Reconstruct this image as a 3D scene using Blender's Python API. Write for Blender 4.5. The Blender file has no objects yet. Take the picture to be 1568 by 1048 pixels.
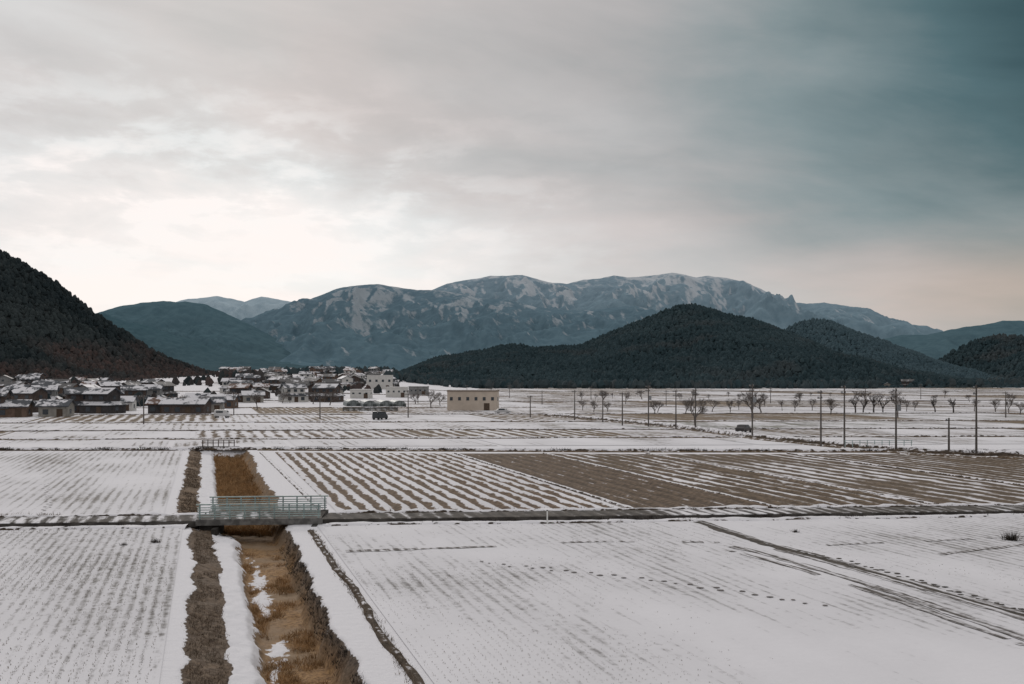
import bpy, math, random
import numpy as np
from mathutils import Vector
random.seed(7); rng=np.random.default_rng(7)
sc=bpy.context.scene
# ---------------- site survey: eye 10 m above the plain (railway viaduct) -------------
H=10.0; FO=1524.0; U0=784.0; V0=575.0
def G(u,v):
    d=FO*H/(v-V0); return ((u-U0)/FO*d, d)
SL=-0.308                       # heading of the field rows / ditch
def PC(c,y): return (SL*y+c, y)
def yr(x): return 65.4+.087*(x+33.6)      # front edge of the cross road
# ---------------- numpy noise ----------------
def vnoise(x,y,seed=0):
    x=np.asarray(x,float); y=np.asarray(y,float)
    xi=np.floor(x).astype(np.int64); yi=np.floor(y).astype(np.int64)
    xf=x-xi; yf=y-yi
    def h(a,b):
        n=(a*374761393+b*668265263+seed*97463477)&0xffffffff
        n=((n^(n>>13))*1274126177)&0xffffffff
        n=n^(n>>16)
        return (n&0xffff)/65535.0
    sx=xf*xf*(3-2*xf); sy=yf*yf*(3-2*yf)
    return (h(xi,yi)*(1-sx)+h(xi+1,yi)*sx)*(1-sy)+(h(xi,yi+1)*(1-sx)+h(xi+1,yi+1)*sx)*sy
def fbm(x,y,seed=0,o=4):
    s=0;a=.5;t=0
    for i in range(o):
        s=s+a*vnoise(np.asarray(x)*2**i,np.asarray(y)*2**i,seed+i); t+=a; a*=.5
    return s/t
# ---------------- mesh helpers ----------------
def link(o): sc.collection.objects.link(o); return o
def mesh_np(name,V,Fc,mat=None,smooth=False,attrs=None):
    V=np.ascontiguousarray(V,dtype=np.float32); Fc=np.ascontiguousarray(Fc,dtype=np.int32)
    n,k=Fc.shape
    me=bpy.data.meshes.new(name)
    me.vertices.add(len(V)); me.vertices.foreach_set('co',V.ravel())
    me.loops.add(n*k); me.loops.foreach_set('vertex_index',Fc.ravel())
    me.polygons.add(n); me.polygons.foreach_set('loop_start',np.arange(n,dtype=np.int32)*k)
    me.update(calc_edges=True)
    me.polygons.foreach_set('use_smooth',np.full(n,smooth,dtype=bool))
    if attrs:
        for a,v in attrs.items():
            at=me.attributes.new(a,'FLOAT','POINT'); at.data.foreach_set('value',np.ascontiguousarray(v,dtype=np.float32))
    if mat: me.materials.append(mat)
    me.validate()
    return link(bpy.data.objects.new(name,me))
def mesh_py(name,V,Fc,mat,parent=None):
    me=bpy.data.meshes.new(name); me.from_pydata(V,[],Fc); me.update()
    me.materials.append(mat); o=link(bpy.data.objects.new(name,me))
    if parent: o.parent=parent
    return o
def grid_faces(nr,nc):
    i=np.arange(nr-1)[:,None]*nc+np.arange(nc-1)[None,:]
    i=i.ravel(); return np.stack([i,i+1,i+nc+1,i+nc],1)
def boxes(name,L,mat,parent=None):
    V=[];Fs=[]
    for (cx,cy,cz,sx,sy,sz) in L:
        b=len(V)
        for dz in(-.5,.5):
            for dx,dy in((-.5,-.5),(.5,-.5),(.5,.5),(-.5,.5)): V.append((cx+dx*sx,cy+dy*sy,cz+dz*sz))
        Fs+=[(b,b+3,b+2,b+1),(b+4,b+5,b+6,b+7),(b,b+1,b+5,b+4),(b+1,b+2,b+6,b+5),(b+2,b+3,b+7,b+6),(b+3,b,b+4,b+7)]
    return mesh_py(name,V,Fs,mat,parent)
def empty(name,x,y,z,rot=0):
    o=bpy.data.objects.new(name,None); o.location=(x,y,z); o.rotation_euler=(0,0,rot); o.empty_display_size=.5
    return link(o)
# ---------------- node helpers ----------------
def newmat(name):
    m=bpy.data.materials.new(name); m.use_nodes=True; nt=m.node_tree; nt.nodes.clear()
    out=nt.nodes.new('ShaderNodeOutputMaterial'); b=nt.nodes.new('ShaderNodeBsdfPrincipled')
    nt.links.new(b.outputs[0],out.inputs[0]); b.inputs['Roughness'].default_value=.9
    b.inputs['Specular IOR Level'].default_value=.15
    return m,nt,b
def put(nt,inp,v):
    if isinstance(v,bpy.types.NodeSocket): nt.links.new(v,inp)
    else: inp.default_value=v
def M(nt,op,a,b=0.0,clamp=False):
    n=nt.nodes.new('ShaderNodeMath'); n.operation=op; n.use_clamp=clamp
    put(nt,n.inputs[0],a); put(nt,n.inputs[1],b); return n.outputs[0]
def SS(nt,v,lo,hi,a=0.,b=1.):
    n=nt.nodes.new('ShaderNodeMapRange'); n.interpolation_type='SMOOTHSTEP'
    put(nt,n.inputs[0],v); n.inputs[1].default_value=lo; n.inputs[2].default_value=hi; n.inputs[3].default_value=a; n.inputs[4].default_value=b
    return n.outputs[0]
def NZ(nt,vec,scale,detail=4,rough=.55,dist=0.):
    n=nt.nodes.new('ShaderNodeTexNoise'); put(nt,n.inputs['Vector'],vec)
    n.inputs['Scale'].default_value=scale; n.inputs['Detail'].default_value=detail; n.inputs['Roughness'].default_value=rough; n.inputs['Distortion'].default_value=dist
    return n.outputs[0]
def MIX(nt,f,a,b,typ='MIX'):
    n=nt.nodes.new('ShaderNodeMixRGB'); n.blend_type=typ
    put(nt,n.inputs[0],f)
    for i,c in((1,a),(2,b)):
        if isinstance(c,tuple): c=(c[0],c[1],c[2],1)
        put(nt,n.inputs[i],c)
    return n.outputs[0]
def DOT(nt,v,d):
    n=nt.nodes.new('ShaderNodeVectorMath'); n.operation='DOT_PRODUCT'; put(nt,n.inputs[0],v); n.inputs[1].default_value=d
    return n.outputs['Value']
def XYZ(nt,x,y,z=0.0):
    n=nt.nodes.new('ShaderNodeCombineXYZ'); put(nt,n.inputs[0],x);put(nt,n.inputs[1],y);put(nt,n.inputs[2],z); return n.outputs[0]
def POS(nt): return nt.nodes.new('ShaderNodeNewGeometry').outputs['Position']
def BUMP(nt,b,h,strength=.5,dist=.1):
    n=nt.nodes.new('ShaderNodeBump'); n.inputs['Strength'].default_value=strength; n.inputs['Distance'].default_value=dist
    nt.links.new(h,n.inputs['Height']); nt.links.new(n.outputs[0],b.inputs['Normal'])
def ATT(nt,name):
    n=nt.nodes.new('ShaderNodeAttribute'); n.attribute_name=name; return n.outputs['Fac']
SNOW=(.76,.75,.775)
def simple(name,col,var=.25,scale=3.,rough=.85,col2=None):
    m,nt,b=newmat(name)
    n=NZ(nt,POS(nt),scale,5)
    c2=col2 or tuple(c*(1-var) for c in col)
    nt.links.new(MIX(nt,SS(nt,n,.35,.65),c2,col),b.inputs['Base Color']); b.inputs['Roughness'].default_value=rough
    return m
ANG=math.radians(17.1); E1=(math.cos(ANG),math.sin(ANG),0); E2=(-math.sin(ANG),math.cos(ANG),0)
def field_mat(name,sp,th,A,B,C,soil=(.16,.105,.065),soil2=(.09,.06,.04),w=.07,seed=0.,fine=.2,snow=SNOW,bump=.5,dst=.9,along=.30):
    m,nt,b=newmat(name); p=POS(nt)
    xp=DOT(nt,p,E1); yp=DOT(nt,p,E2)
    d=M(nt,'MULTIPLY',M(nt,'SUBTRACT',NZ(nt,XYZ(nt,xp,yp,seed),.35,3),.5),sp*dst)
    st=M(nt,'SINE',M(nt,'MULTIPLY',M(nt,'ADD',xp,d),2*math.pi/sp))
    st=M(nt,'ADD',M(nt,'MULTIPLY',st,.5),.5)
    med=NZ(nt,XYZ(nt,M(nt,'MULTIPLY',xp,2.4/sp),M(nt,'MULTIPLY',yp,along),seed),1.0,4,.6)
    big=NZ(nt,XYZ(nt,M(nt,'MULTIPLY',xp,.10),M(nt,'MULTIPLY',yp,.05),seed+3),1.0,4,.55)
    fi=NZ(nt,XYZ(nt,xp,yp,seed),2.6,3,.6)
    def amp(n,k=2.2): return M(nt,'ADD',M(nt,'MULTIPLY',M(nt,'SUBTRACT',n,.5),k),.5)
    v=M(nt,'MULTIPLY',st,A)
    v=M(nt,'ADD',v,M(nt,'MULTIPLY',amp(med),B)); v=M(nt,'ADD',v,M(nt,'MULTIPLY',amp(big),C)); v=M(nt,'ADD',v,M(nt,'MULTIPLY',amp(fi),fine))
    v=M(nt,'DIVIDE',v,A+B+C+fine)
    f=SS(nt,v,th-w,th+w)
    s=MIX(nt,SS(nt,fi,.35,.65),soil2,soil)
    s=MIX(nt,SS(nt,st,.1,.7),MIX(nt,1.0,s,(.72,.72,.72),'MULTIPLY'),s)
    sn=MIX(nt,SS(nt,big,.35,.7),tuple(c*.86 for c in snow),snow)
    nt.links.new(MIX(nt,f,s,sn),b.inputs['Base Color'])
    BUMP(nt,b,v,bump,.12)
    return m
# ---------------- world ----------------
w=bpy.data.worlds.new('World'); sc.world=w; w.use_nodes=True; nt=w.node_tree; nt.nodes.clear()
out=nt.nodes.new('ShaderNodeOutputWorld')
SUN_EL=math.radians(24); SUN_AZ=math.radians(-16)
sky=nt.nodes.new('ShaderNodeTexSky'); sky.sky_type='NISHITA'; sky.sun_disc=False; sky.sun_elevation=SUN_EL; sky.sun_rotation=SUN_AZ%(2*math.pi)
bg1=nt.nodes.new('ShaderNodeBackground'); bg1.inputs[1].default_value=.06; nt.links.new(sky.outputs[0],bg1.inputs[0])
tc=nt.nodes.new('ShaderNodeTexCoord').outputs['Generated']
sp=nt.nodes.new('ShaderNodeSeparateXYZ'); nt.links.new(tc,sp.inputs[0]); X,Y,Z=sp.outputs
az=M(nt,'ARCTAN2',X,Y)
def GA(a0,sa,e0,se):
    a=M(nt,'DIVIDE',M(nt,'SUBTRACT',az,a0),sa); e=M(nt,'DIVIDE',M(nt,'SUBTRACT',Z,e0),se)
    return M(nt,'EXPONENT',M(nt,'MULTIPLY',M(nt,'ADD',M(nt,'MULTIPLY',a,a),M(nt,'MULTIPLY',e,e)),-1.0))
den=M(nt,'ADD',M(nt,'MAXIMUM',Z,0.0),.13)
pv=XYZ(nt,M(nt,'DIVIDE',X,den),M(nt,'DIVIDE',Y,den),0)
n1=NZ(nt,pv,.8,6,.55,.4)
n2=NZ(nt,XYZ(nt,M(nt,'MULTIPLY',az,3.4),M(nt,'ADD',M(nt,'MULTIPLY',Z,12.0),M(nt,'MULTIPLY',az,1.6)),4.0),1.0,7,.52,.3)
n3=NZ(nt,XYZ(nt,M(nt,'MULTIPLY',az,11.0),M(nt,'MULTIPLY',Z,30.0),9.0),1.0,7,.58,.2)
def T(l,n,k): return M(nt,'ADD',l,M(nt,'MULTIPLY',n,k))
def cen(n): return M(nt,'SUBTRACT',n,.5)
L=M(nt,'MULTIPLY',GA(-.24,.32,.12,.12),.31); L=M(nt,'ADD',L,.48)
L=T(L,GA(-.5,.28,.06,.13),.20); L=T(L,GA(.62,.38,.27,.21),-.46); L=T(L,GA(-.5,.3,.34,.2),.12)
L=T(L,GA(-.02,.42,.04,.09),.14); L=T(L,GA(.40,.2,.06,.05),.08)
L=T(L,cen(n1),.20); L=T(L,cen(n2),.36)
puff=GA(-.32,.32,.17,.09)
L=T(L,M(nt,'MULTIPLY',cen(n3),puff),.5); L=T(L,M(nt,'MULTIPLY',SS(nt,n3,.47,.62),puff),.11)
zen=SS(nt,Z,.45,.9)
mx=nt.nodes.new('ShaderNodeMix'); mx.data_type='FLOAT'; put(nt,mx.inputs[0],zen); put(nt,mx.inputs[2],L); mx.inputs[3].default_value=.70
L=mx.outputs[0]
cr=nt.nodes.new('ShaderNodeValToRGB'); nt.links.new(L,cr.inputs[0])
st=[(0,(.03,.07,.08)),(.13,(.085,.15,.165)),(.28,(.235,.29,.30)),(.42,(.42,.42,.42)),(.60,(.605,.58,.575)),(.76,(.77,.775,.775)),(.95,(.96,.925,.91))]
el=cr.color_ramp.elements
el[0].position=0; el[0].color=(*st[0][1],1); el[1].position=st[-1][0]; el[1].color=(*st[-1][1],1)
for p_,c_ in st[1:-1]:
    e=el.new(p_); e.color=(*c_,1)
tintf=SS(nt,n1,.38,.62)
cl=MIX(nt,1.0,cr.outputs[0],MIX(nt,tintf,(.975,1.0,1.01),(1.025,.99,.985)),'MULTIPLY')
col2=MIX(nt,M(nt,'MULTIPLY',GA(.52,.20,.075,.04),.42),cl,(.66,.47,.35))
bg2=nt.nodes.new('ShaderNodeBackground'); nt.links.new(col2,bg2.inputs[0]); bg2.inputs[1].default_value=1.0
ms=nt.nodes.new('ShaderNodeMixShader'); ms.inputs[0].default_value=.94
nt.links.new(bg1.outputs[0],ms.inputs[1]); nt.links.new(bg2.outputs[0],ms.inputs[2]); nt.links.new(ms.outputs[0],out.inputs[0])
sv=Vector((math.sin(SUN_AZ)*math.cos(SUN_EL),math.cos(SUN_AZ)*math.cos(SUN_EL),math.sin(SUN_EL)))
sl=bpy.data.lights.new('sun','SUN'); sl.energy=.9; sl.angle=math.radians(12); sl.color=(1,.94,.88)
so=link(bpy.data.objects.new('sun',sl)); so.rotation_euler=(-sv).to_track_quat('-Z','Y').to_euler(); so.location=(0,0,60)
# ---------------- camera ----------------
cd=bpy.data.cameras.new('camera'); cam=link(bpy.data.objects.new('camera',cd)); sc.camera=cam
cam.location=(0,0,H); cam.rotation_euler=(math.pi/2,0,0); cd.sensor_width=36; cd.lens=36*FO/1568
cd.shift_y=(V0-524)/1568; cd.clip_end=60000
sc.view_settings.view_transform='Standard'; sc.view_settings.look='None'; sc.view_settings.exposure=0
# ---------------- ground ----------------
def rise(x,y):
    x=np.asarray(x,float);y=np.asarray(y,float)
    m=np.clip((y-330)/500,0,1)**1.2*11
    k=np.clip((-20-x)/110,0,1)
    return m*k*k*(3-2*k)
bA=np.array([-.9,-.6,.65,.85,1.75,2.3,4.7,5.15,5.35]); bB=np.array([-2.3,-2.0,-.7,-.5,.7,1.2,4.7,5.6,5.9])
bz=np.array([0,-.1,-.42,-.42,-.5,-1.2,-1.3,-.12,0.])
bs=np.array([.9,.0,.0,1,1,.1,.0,.1,1.])
def ground_fn(c,y,x):
    t=np.clip((y-64)/6,0,1)
    cj=c+(fbm(x*1.1,y*.6,5)-.5)*.7+(fbm(x*.15,y*.12,9)-.5)*.8
    f=lambda vals:(np.interp(cj,bA,vals)*(1-t)+np.interp(cj,bB,vals)*t)
    fade=np.clip((134-y)/1.5,0,1)
    z=f(bz)*fade
    inside=z<-.05
    z=z+np.where(inside,(fbm(x*2.5,y*2.5,3)-.5)*.22,0)
    s=f(bs); s=.92*(1-fade)+s*fade
    bed=np.exp(-((cj-2.9)/.6)**2)*(y<62)*.72*np.clip((fbm(x*.9,y*.30,21)-.40)*8,0,1)
    s=np.maximum(s,bed)
    g=np.interp(cj,bA,[0,.15,.15,0,0,.9,.9,.0,0])*(1-t)+np.interp(cj,bB,[0,.3,.3,.0,.3,1,1,.5,0])*t
    return z,s,g*fade
cs=np.concatenate([-np.geomspace(60,16000,60)[::-1],np.arange(-59,-3,1.5),np.arange(-3,8,.11),np.arange(8.5,100,2.),np.geomspace(101,16000,55)])
ys=np.concatenate([np.arange(-300,18,12.),np.arange(18,138,.25),np.geomspace(138.5,16000,150)])
Yg,Cg=np.meshgrid(ys,cs,indexing='ij'); Xg=SL*np.clip(Yg,-300,300)+Cg
z,s,g=ground_fn(Cg,Yg,Xg); z=z+rise(Xg,Yg)
m,nt,b=newmat('snowy_ground'); p=POS(nt)
a=ATT(nt,'snow'); gr=ATT(nt,'grass')
n1=NZ(nt,p,2.2,6,.62); n2=NZ(nt,p,.35,4)
v=M(nt,'ADD',a,M(nt,'MULTIPLY',M(nt,'SUBTRACT',n1,.5),1.5)); v=M(nt,'ADD',v,M(nt,'MULTIPLY',M(nt,'SUBTRACT',n2,.5),.5))
f=SS(nt,v,.44,.56)
n4=NZ(nt,p,5.,5,.7)
dry=MIX(nt,SS(nt,n4,.35,.65),(.055,.042,.034),(.16,.125,.097))
org=MIX(nt,SS(nt,n4,.3,.65),(.15,.088,.045),(.41,.25,.118))
org=MIX(nt,SS(nt,n2,.4,.65),org,(.30,.215,.14))
soil=MIX(nt,gr,dry,org)
nt.links.new(MIX(nt,f,soil,SNOW),b.inputs['Base Color']); BUMP(nt,b,v,.5,.12)
mesh_np('ground',np.stack([Xg,Yg,z],-1).reshape(-1,3),grid_faces(len(ys),len(cs)),m,True,{'snow':s.ravel(),'grass':g.ravel()})
# ---------------- fields ----------------
def field(name,P,mat,z=.03,nx=2,ny=2,relief=0,spc=1.):
    P=[np.array(q) for q in P]
    a=np.linspace(0,1,ny)[:,None,None]; bb=np.linspace(0,1,nx)[None,:,None]
    Q=(P[0]*(1-bb)+P[1]*bb)*(1-a)+(P[3]*(1-bb)+P[2]*bb)*a
    zz=np.full(Q.shape[:2],z)+rise(Q[...,0],Q[...,1])
    if relief:
        xp=Q[...,0]*E1[0]+Q[...,1]*E1[1]
        edge=np.clip(np.minimum(np.minimum(a[...,0],1-a[...,0])*ny,np.minimum(bb[...,0],1-bb[...,0])*nx)/3,0,1)
        zz=zz+edge*relief*(.5+.5*np.sin(2*math.pi*xp/spc)+(fbm(Q[...,0]*1.2,Q[...,1]*1.2,4)-.5)*.8)
    V=np.concatenate([Q,zz[...,None]],-1).reshape(-1,3)
    return mesh_np(name,V,grid_faces(ny,nx),mat,True)
def yl(c,off):
    y=66.
    for _ in range(6): y=yr(SL*y+c)+off
    return y
mA=field_mat('stubble_snow_near',.50,.34,.65,1.0,1.2,seed=1,soil=(.36,.345,.33),soil2=(.24,.225,.21),w=.17,dst=.25,along=.7,fine=.7)
mB=field_mat('smooth_snow_near',.62,.345,.4,.8,1.6,seed=12,soil=(.42,.41,.40),soil2=(.30,.285,.28),w=.14,dst=.25,along=.22,fine=.6)
mD=field_mat('stubble_snow_mid',.75,.37,.6,.9,1.3,seed=5,soil=(.38,.36,.34),soil2=(.24,.22,.2),w=.15,dst=.3,along=.2,fine=.5)
mE=field_mat('furrow_snow',1.27,.51,1.5,.7,.45,seed=8,soil=(.25,.178,.12),soil2=(.12,.083,.056),w=.07,fine=.4)
mF1=field_mat('ploughed_soil',1.5,.79,1.1,.8,.3,seed=2,soil=(.185,.135,.095),soil2=(.10,.073,.053),w=.06,fine=.35)
mF2=field_mat('ploughed_soil_snow_lines',1.7,.67,1.4,.9,.7,seed=4,soil=(.195,.145,.10),soil2=(.11,.082,.058),w=.07,fine=.4,along=.12)
mF3=field_mat('half_snowed_soil',2.1,.61,1.1,.9,1.0,seed=6,soil=(.20,.152,.108),soil2=(.12,.09,.065),w=.08,fine=.4,along=.12)
field('snow_stubble_field',[PC(-60,14),PC(-1.5,14),PC(-1.5,yl(-1.5,-1.2)),PC(-60,yl(-60,-1.2))],mA)
field('smooth_snow_field',[PC(7.4,14),PC(140,14),PC(140,yl(140,-1.2)),PC(7.4,yl(7.4,-1.2))],mB)
field('snow_stubble_field',[PC(-75,yl(-75,4.2)),PC(-3,yl(-3,4.2)),PC(-3,132),PC(-75,130)],mD)
field('furrowed_field',[PC(9.6,yl(9.6,4.6)),PC(31.5,yl(31.5,4.6)),PC(31.5,127),PC(9.0,129)],mE,.03,130,60,.16,1.27)
field('ploughed_field',[PC(32.3,yl(32,5)),PC(43,yl(43,5)),PC(43,127),PC(32.3,127)],mF1,.03,90,40,.16,1.5)
field('ploughed_field',[PC(43.4,yl(43,5)),PC(56,yl(56,5)),PC(56,126),PC(43.4,127)],mF2,.03,90,40,.14,1.7)
field('ploughed_field',[PC(56.6,yl(56,5)),PC(74,yl(74,5)),PC(74,126),PC(56.6,126)],mF3)
field('ploughed_field',[PC(74.6,yl(75,5)),PC(150,yl(150,5)),PC(150,126),PC(74.6,126)],mF2)
pm=[]
for i,(spc,th,A,B,C,so1) in enumerate([(1.4,.36,.7,.8,1.4,(.3,.25,.2)),(2,.50,.8,.8,1.2,(.22,.16,.11)),(1.6,.42,.7,.9,1.3,(.3,.24,.18)),(1.2,.32,.5,.8,1.6,(.34,.3,.27)),
      (2.4,.55,1.0,.8,.9,(.24,.18,.12)),(1.6,.66,.8,.9,.9,(.27,.205,.14)),(1.8,.44,.6,.9,1.5,(.25,.24,.18)),(2,.34,.6,1,1.5,(.3,.27,.24))]):
    pm.append(field_mat('paddy_%s'%'abcdefgh'[i],spc,th,A,B,C,soil=so1,soil2=tuple(q*.6 for q in so1),w=.09,seed=20+i*3.3,along=.1,fine=.35))
def PB(c,t): return (c-0.308*t, t+.087*c*.6)
bounds=[138,156,180,210,252,305,375,470,600,800]
quads={i:[] for i in range(8)}
for r in range(len(bounds)-1):
    t0,t1=bounds[r]+.6+r*.2,bounds[r+1]-.6-r*.2; c=-150-random.random()*20
    while c<560+t1*.3:
        wd=random.uniform(14,38)*(1+r*.08)
        P=[PB(c,t0),PB(c+wd-.9,t0),PB(c+wd-.9,t1),PB(c,t1)]
        k=random.choice([0,1,2,3,4,4,5,6,7,3,0]) if c<60 else random.choice([0,1,2,5,4,5,6,7,4,3,2])
        if not(P[2][0]<-60 and t1>300): quads[k].append(P)
        c+=wd
for k,L_ in quads.items():
    V=[];Fs=[]
    for P in L_:
        b0=len(V); V+=[(q[0],q[1],.04) for q in P]; Fs.append((b0,b0+1,b0+2,b0+3))
    if V: mesh_py('paddy_field',V,Fs,pm[k])
# ---------------- bunds, embankments ----------------
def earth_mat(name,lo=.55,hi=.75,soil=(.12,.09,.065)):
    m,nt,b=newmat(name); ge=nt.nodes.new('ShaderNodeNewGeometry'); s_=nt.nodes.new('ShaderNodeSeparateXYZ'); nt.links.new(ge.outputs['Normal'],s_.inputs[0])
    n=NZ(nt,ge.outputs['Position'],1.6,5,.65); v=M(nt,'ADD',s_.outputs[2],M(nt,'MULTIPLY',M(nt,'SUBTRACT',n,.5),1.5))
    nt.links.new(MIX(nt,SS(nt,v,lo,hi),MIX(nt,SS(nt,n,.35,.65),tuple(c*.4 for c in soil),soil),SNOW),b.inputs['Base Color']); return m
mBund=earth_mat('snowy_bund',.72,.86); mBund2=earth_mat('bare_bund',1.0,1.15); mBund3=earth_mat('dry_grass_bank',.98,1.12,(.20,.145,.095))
def resample(pts,step):
    pts=np.array(pts,float); d=np.r_[0,np.cumsum(np.linalg.norm(np.diff(pts,axis=0),axis=1))]
    n=max(2,int(d[-1]/step)); s_=np.linspace(0,d[-1],n)
    return np.stack([np.interp(s_,d,pts[:,i]) for i in range(2)],1)
def bund(name,pts,wd,ht,mat,step=.5,seed=1,jit=.35,z0=0.0,wob=.0):
    P=resample(pts,step); Tn=np.gradient(P,axis=0); Tn/=np.linalg.norm(Tn,axis=1)[:,None]; Nn=np.stack([Tn[:,1],-Tn[:,0]],1)
    prof=[(-.5,-.05),(-.33,.75),(0,1),(.33,.75),(.5,-.05)]
    s_=np.arange(len(P))*step; V=[]
    if wob: P=P+Nn*((fbm(s_*.2,s_*0+seed,seed)-.5)*wob)[:,None]
    for j,(a_,h_) in enumerate(prof):
        k=1+(fbm(s_*.9,s_*0+j*3.1,seed+j)-.5)*2*jit
        hh=ht*h_*(1+(fbm(s_*.8,s_*0+j*5,seed+9+j)-.5)*2*jit) if h_>0 else np.full(len(P),-.05)
        q=P+Nn*(a_*wd*k)[:,None]; V.append(np.c_[q,hh+z0+rise(q[:,0],q[:,1])])
    V=np.stack(V,1).reshape(-1,3)
    return mesh_np(name,V,grid_faces(len(P),5),mat,True)
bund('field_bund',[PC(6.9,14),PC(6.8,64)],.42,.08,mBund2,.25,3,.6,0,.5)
bund('field_bund',[PC(8.6,72),PC(7.2,129)],.5,.12,mBund,.4,4)
for c in(31.9,43.2,56.3,74.3): bund('field_bund',[PC(c,yl(c,5)),PC(c,127)],.5,.16,mBund,.5,int(c))
bund('field_bund',[PC(9,yl(9,4.3)),PC(60,yl(60,4.3)),PC(150,yl(150,4.3))],.9,.18,mBund,.4,15)
bund('field_bund',[PC(-75,yl(-75,3.9)),PC(-3,yl(-3,3.9))],.8,.18,mBund,.4,16)
bund('farm_track_embankment',[PC(-90,131.5),PC(-4,133),PC(0,134.3),PC(6,134),PC(50,131),PC(170,129)],1.8,.40,mBund,.5,17,.5)
bund('field_bund',[PC(-90,130.4),PC(-4,131.8)],.7,.16,mBund2,.5,18,.6); bund('field_bund',[PC(7,132.6),PC(50,129.4),PC(170,127.6)],.8,.18,mBund3,.5,19,.7)
for r,t in enumerate(bounds[1:]):
    bund('field_bund',[PB(-150,t),PB(560,t)],1.1+r*.12,.22+.02*r,mBund,.9+r*.3,30+r,.5,.0,3.)
    bund('field_bund',[PB(-150,t-1.2),PB(560,t-1.2)],.6+r*.12,.14+.02*r,mBund2 if r%2 else mBund3,.9+r*.3,50+r,.8,.0,3.)
canal=[G(840,637),G(930,645),G(1035,655),G(1150,671),G(1255,681),G(1372,692),G(1480,697),G(1600,700),G(1900,706)]
mDark=simple('dark_concrete',(.08,.073,.066),.5,1.2)  # darker concrete tone, used on the front face of the road
bund('canal_embankment',canal,2.6,.75,mBund,.6,44,.35)
bund('canal_bank',[(x+.2,y-2.2) for x,y in canal],1.6,.5,mBund2,.6,45,.5)
bund('canal_bank',[(x+.4,y-4.6) for x,y in canal],2.4,.22,mBund3,.6,46,.7)
# ---------------- cross road ----------------
mAsph=field_mat('wet_asphalt_snow',1.0,.60,.3,.6,1.0,seed=31,soil=(.14,.125,.11),soil2=(.09,.082,.075),w=.1)
mConc=simple('concrete',(.20,.195,.185),.5,2.5)
BX0,BX1=-20.9,-12.9
def road_piece(x0,x1):
    n=int((x1-x0)/.5); xs=np.linspace(x0,x1,n); prof=[(-.15,-.1),(-.05,.26),(.0,.30),(3.0,.30),(3.3,.2),(3.9,-.1)]
    V=[]
    for j,(dy,zz) in enumerate(prof):
        jit=(fbm(xs*.8,xs*0+j,61+j)-.5)*(.5 if j in(0,4,5) else .04)
        V.append(np.stack([xs,yr(xs)+dy+jit,np.full(n,zz)+(jit*.2 if j>3 else 0)],1))
    V=np.stack(V,1).reshape(-1,3); o=mesh_np('farm_road',V,grid_faces(n,6),mAsph,False)
    o.data.materials.append(mDark)
    mi=np.zeros(len(o.data.polygons),dtype=np.int32); k=np.arange(len(mi))%5; mi[(k==0)]=1; o.data.polygons.foreach_set('material_index',mi)
road_piece(-120,BX0); road_piece(BX1,170)
bund('roadside_snow_bank',[(BX1+.5,yr(BX1)-.9),(60,yr(60)-.9),(150,yr(150)-.9)],1.1,.16,mBund,.35,71,.7,0,.6)
bund('roadside_snow_bank',[(-110,yr(-110)-.9),(BX0-.5,yr(BX0)-.9)],1.1,.16,mBund,.35,72,.7,0,.6)
bund('roadside_snow_bank',[(BX1+.5,yr(BX1)+3.),(60,yr(60)+3.),(150,yr(150)+3.)],.9,.42,mBund,.35,73,.5,0,.3)
bund('roadside_snow_bank',[(-110,yr(-110)+3.),(BX0-.5,yr(BX0)+3.)],.9,.42,mBund,.35,74,.5,0,.3)
# ---------------- bridge ----------------
mRail=simple('teal_painted_rail',(.36,.45,.44),.3,3,.6)
bx=(BX0+BX1)/2; by=yr(bx)
br=empty('concrete_bridge',bx,by,0,math.atan(.087)); Lb=BX1-BX0
boxes('deck',[(0,1.7,.17,Lb,3.9,.34)],mAsph,br)
boxes('edge_beams',[(0,-.36,.22,Lb+.3,.22,.40),(0,3.76,.22,Lb+.3,.22,.40)],mConc,br)
mDkC=simple('underbridge_shade_concrete',(.06,.055,.05),.5,2)  # concrete coloured dark to stand in for the shade under the bridge
boxes('abutments',[(-Lb/2+.45,1.7,-.85,.9,3.8,1.69),(Lb/2-.3,1.7,-.85,.6,3.8,1.69)],mDkC,br)
boxes('wing_walls',[(Lb/2-.3,-.85,-.60,.35,1.2,1.3),(-Lb/2+1.2,-.85,-.55,.3,1.1,.9)],mDkC,br)
rl=[]
for yy in(-.36,3.76):
    for i in range(9): rl.append((-Lb/2+.1+i*(Lb-.2)/8,yy,.90,.09,.09,.95))
    for zz in(.60,.75,.90,1.05,1.20): rl.append((0,yy-.07,zz,Lb+.1,.05,.06))
    rl.append((0,yy,1.40,Lb+.25,.13,.08))
boxes('railings',rl,mRail,br)
cb=empty('culvert_bridge',*PC(1.8,134.2),0,.05)
mRust=simple('weathered_wood_rail',(.13,.10,.08),.4,3)
boxes('headwall',[(0,-.2,-.3,5.6,.3,1.5)],mConc,cb); rl=[(-2.1+i*.7,-.2,.85,.1,.1,.9) for i in range(7)]+[(0,-.27,1.2,4.4,.06,.09),(0,-.27,.9,4.4,.06,.09)]
boxes('railings',rl,mRust,cb)
cr_=empty('canal_guard_rail',*G(1345,689),.5,.03); rl=[(-4.5+i*1.0,0,.35,.08,.08,.9) for i in range(10)]+[(0,-.06,.75,9.2,.05,.07),(0,-.06,.45,9.2,.05,.07)]
boxes('rails',rl,mRail,cr_)
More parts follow.
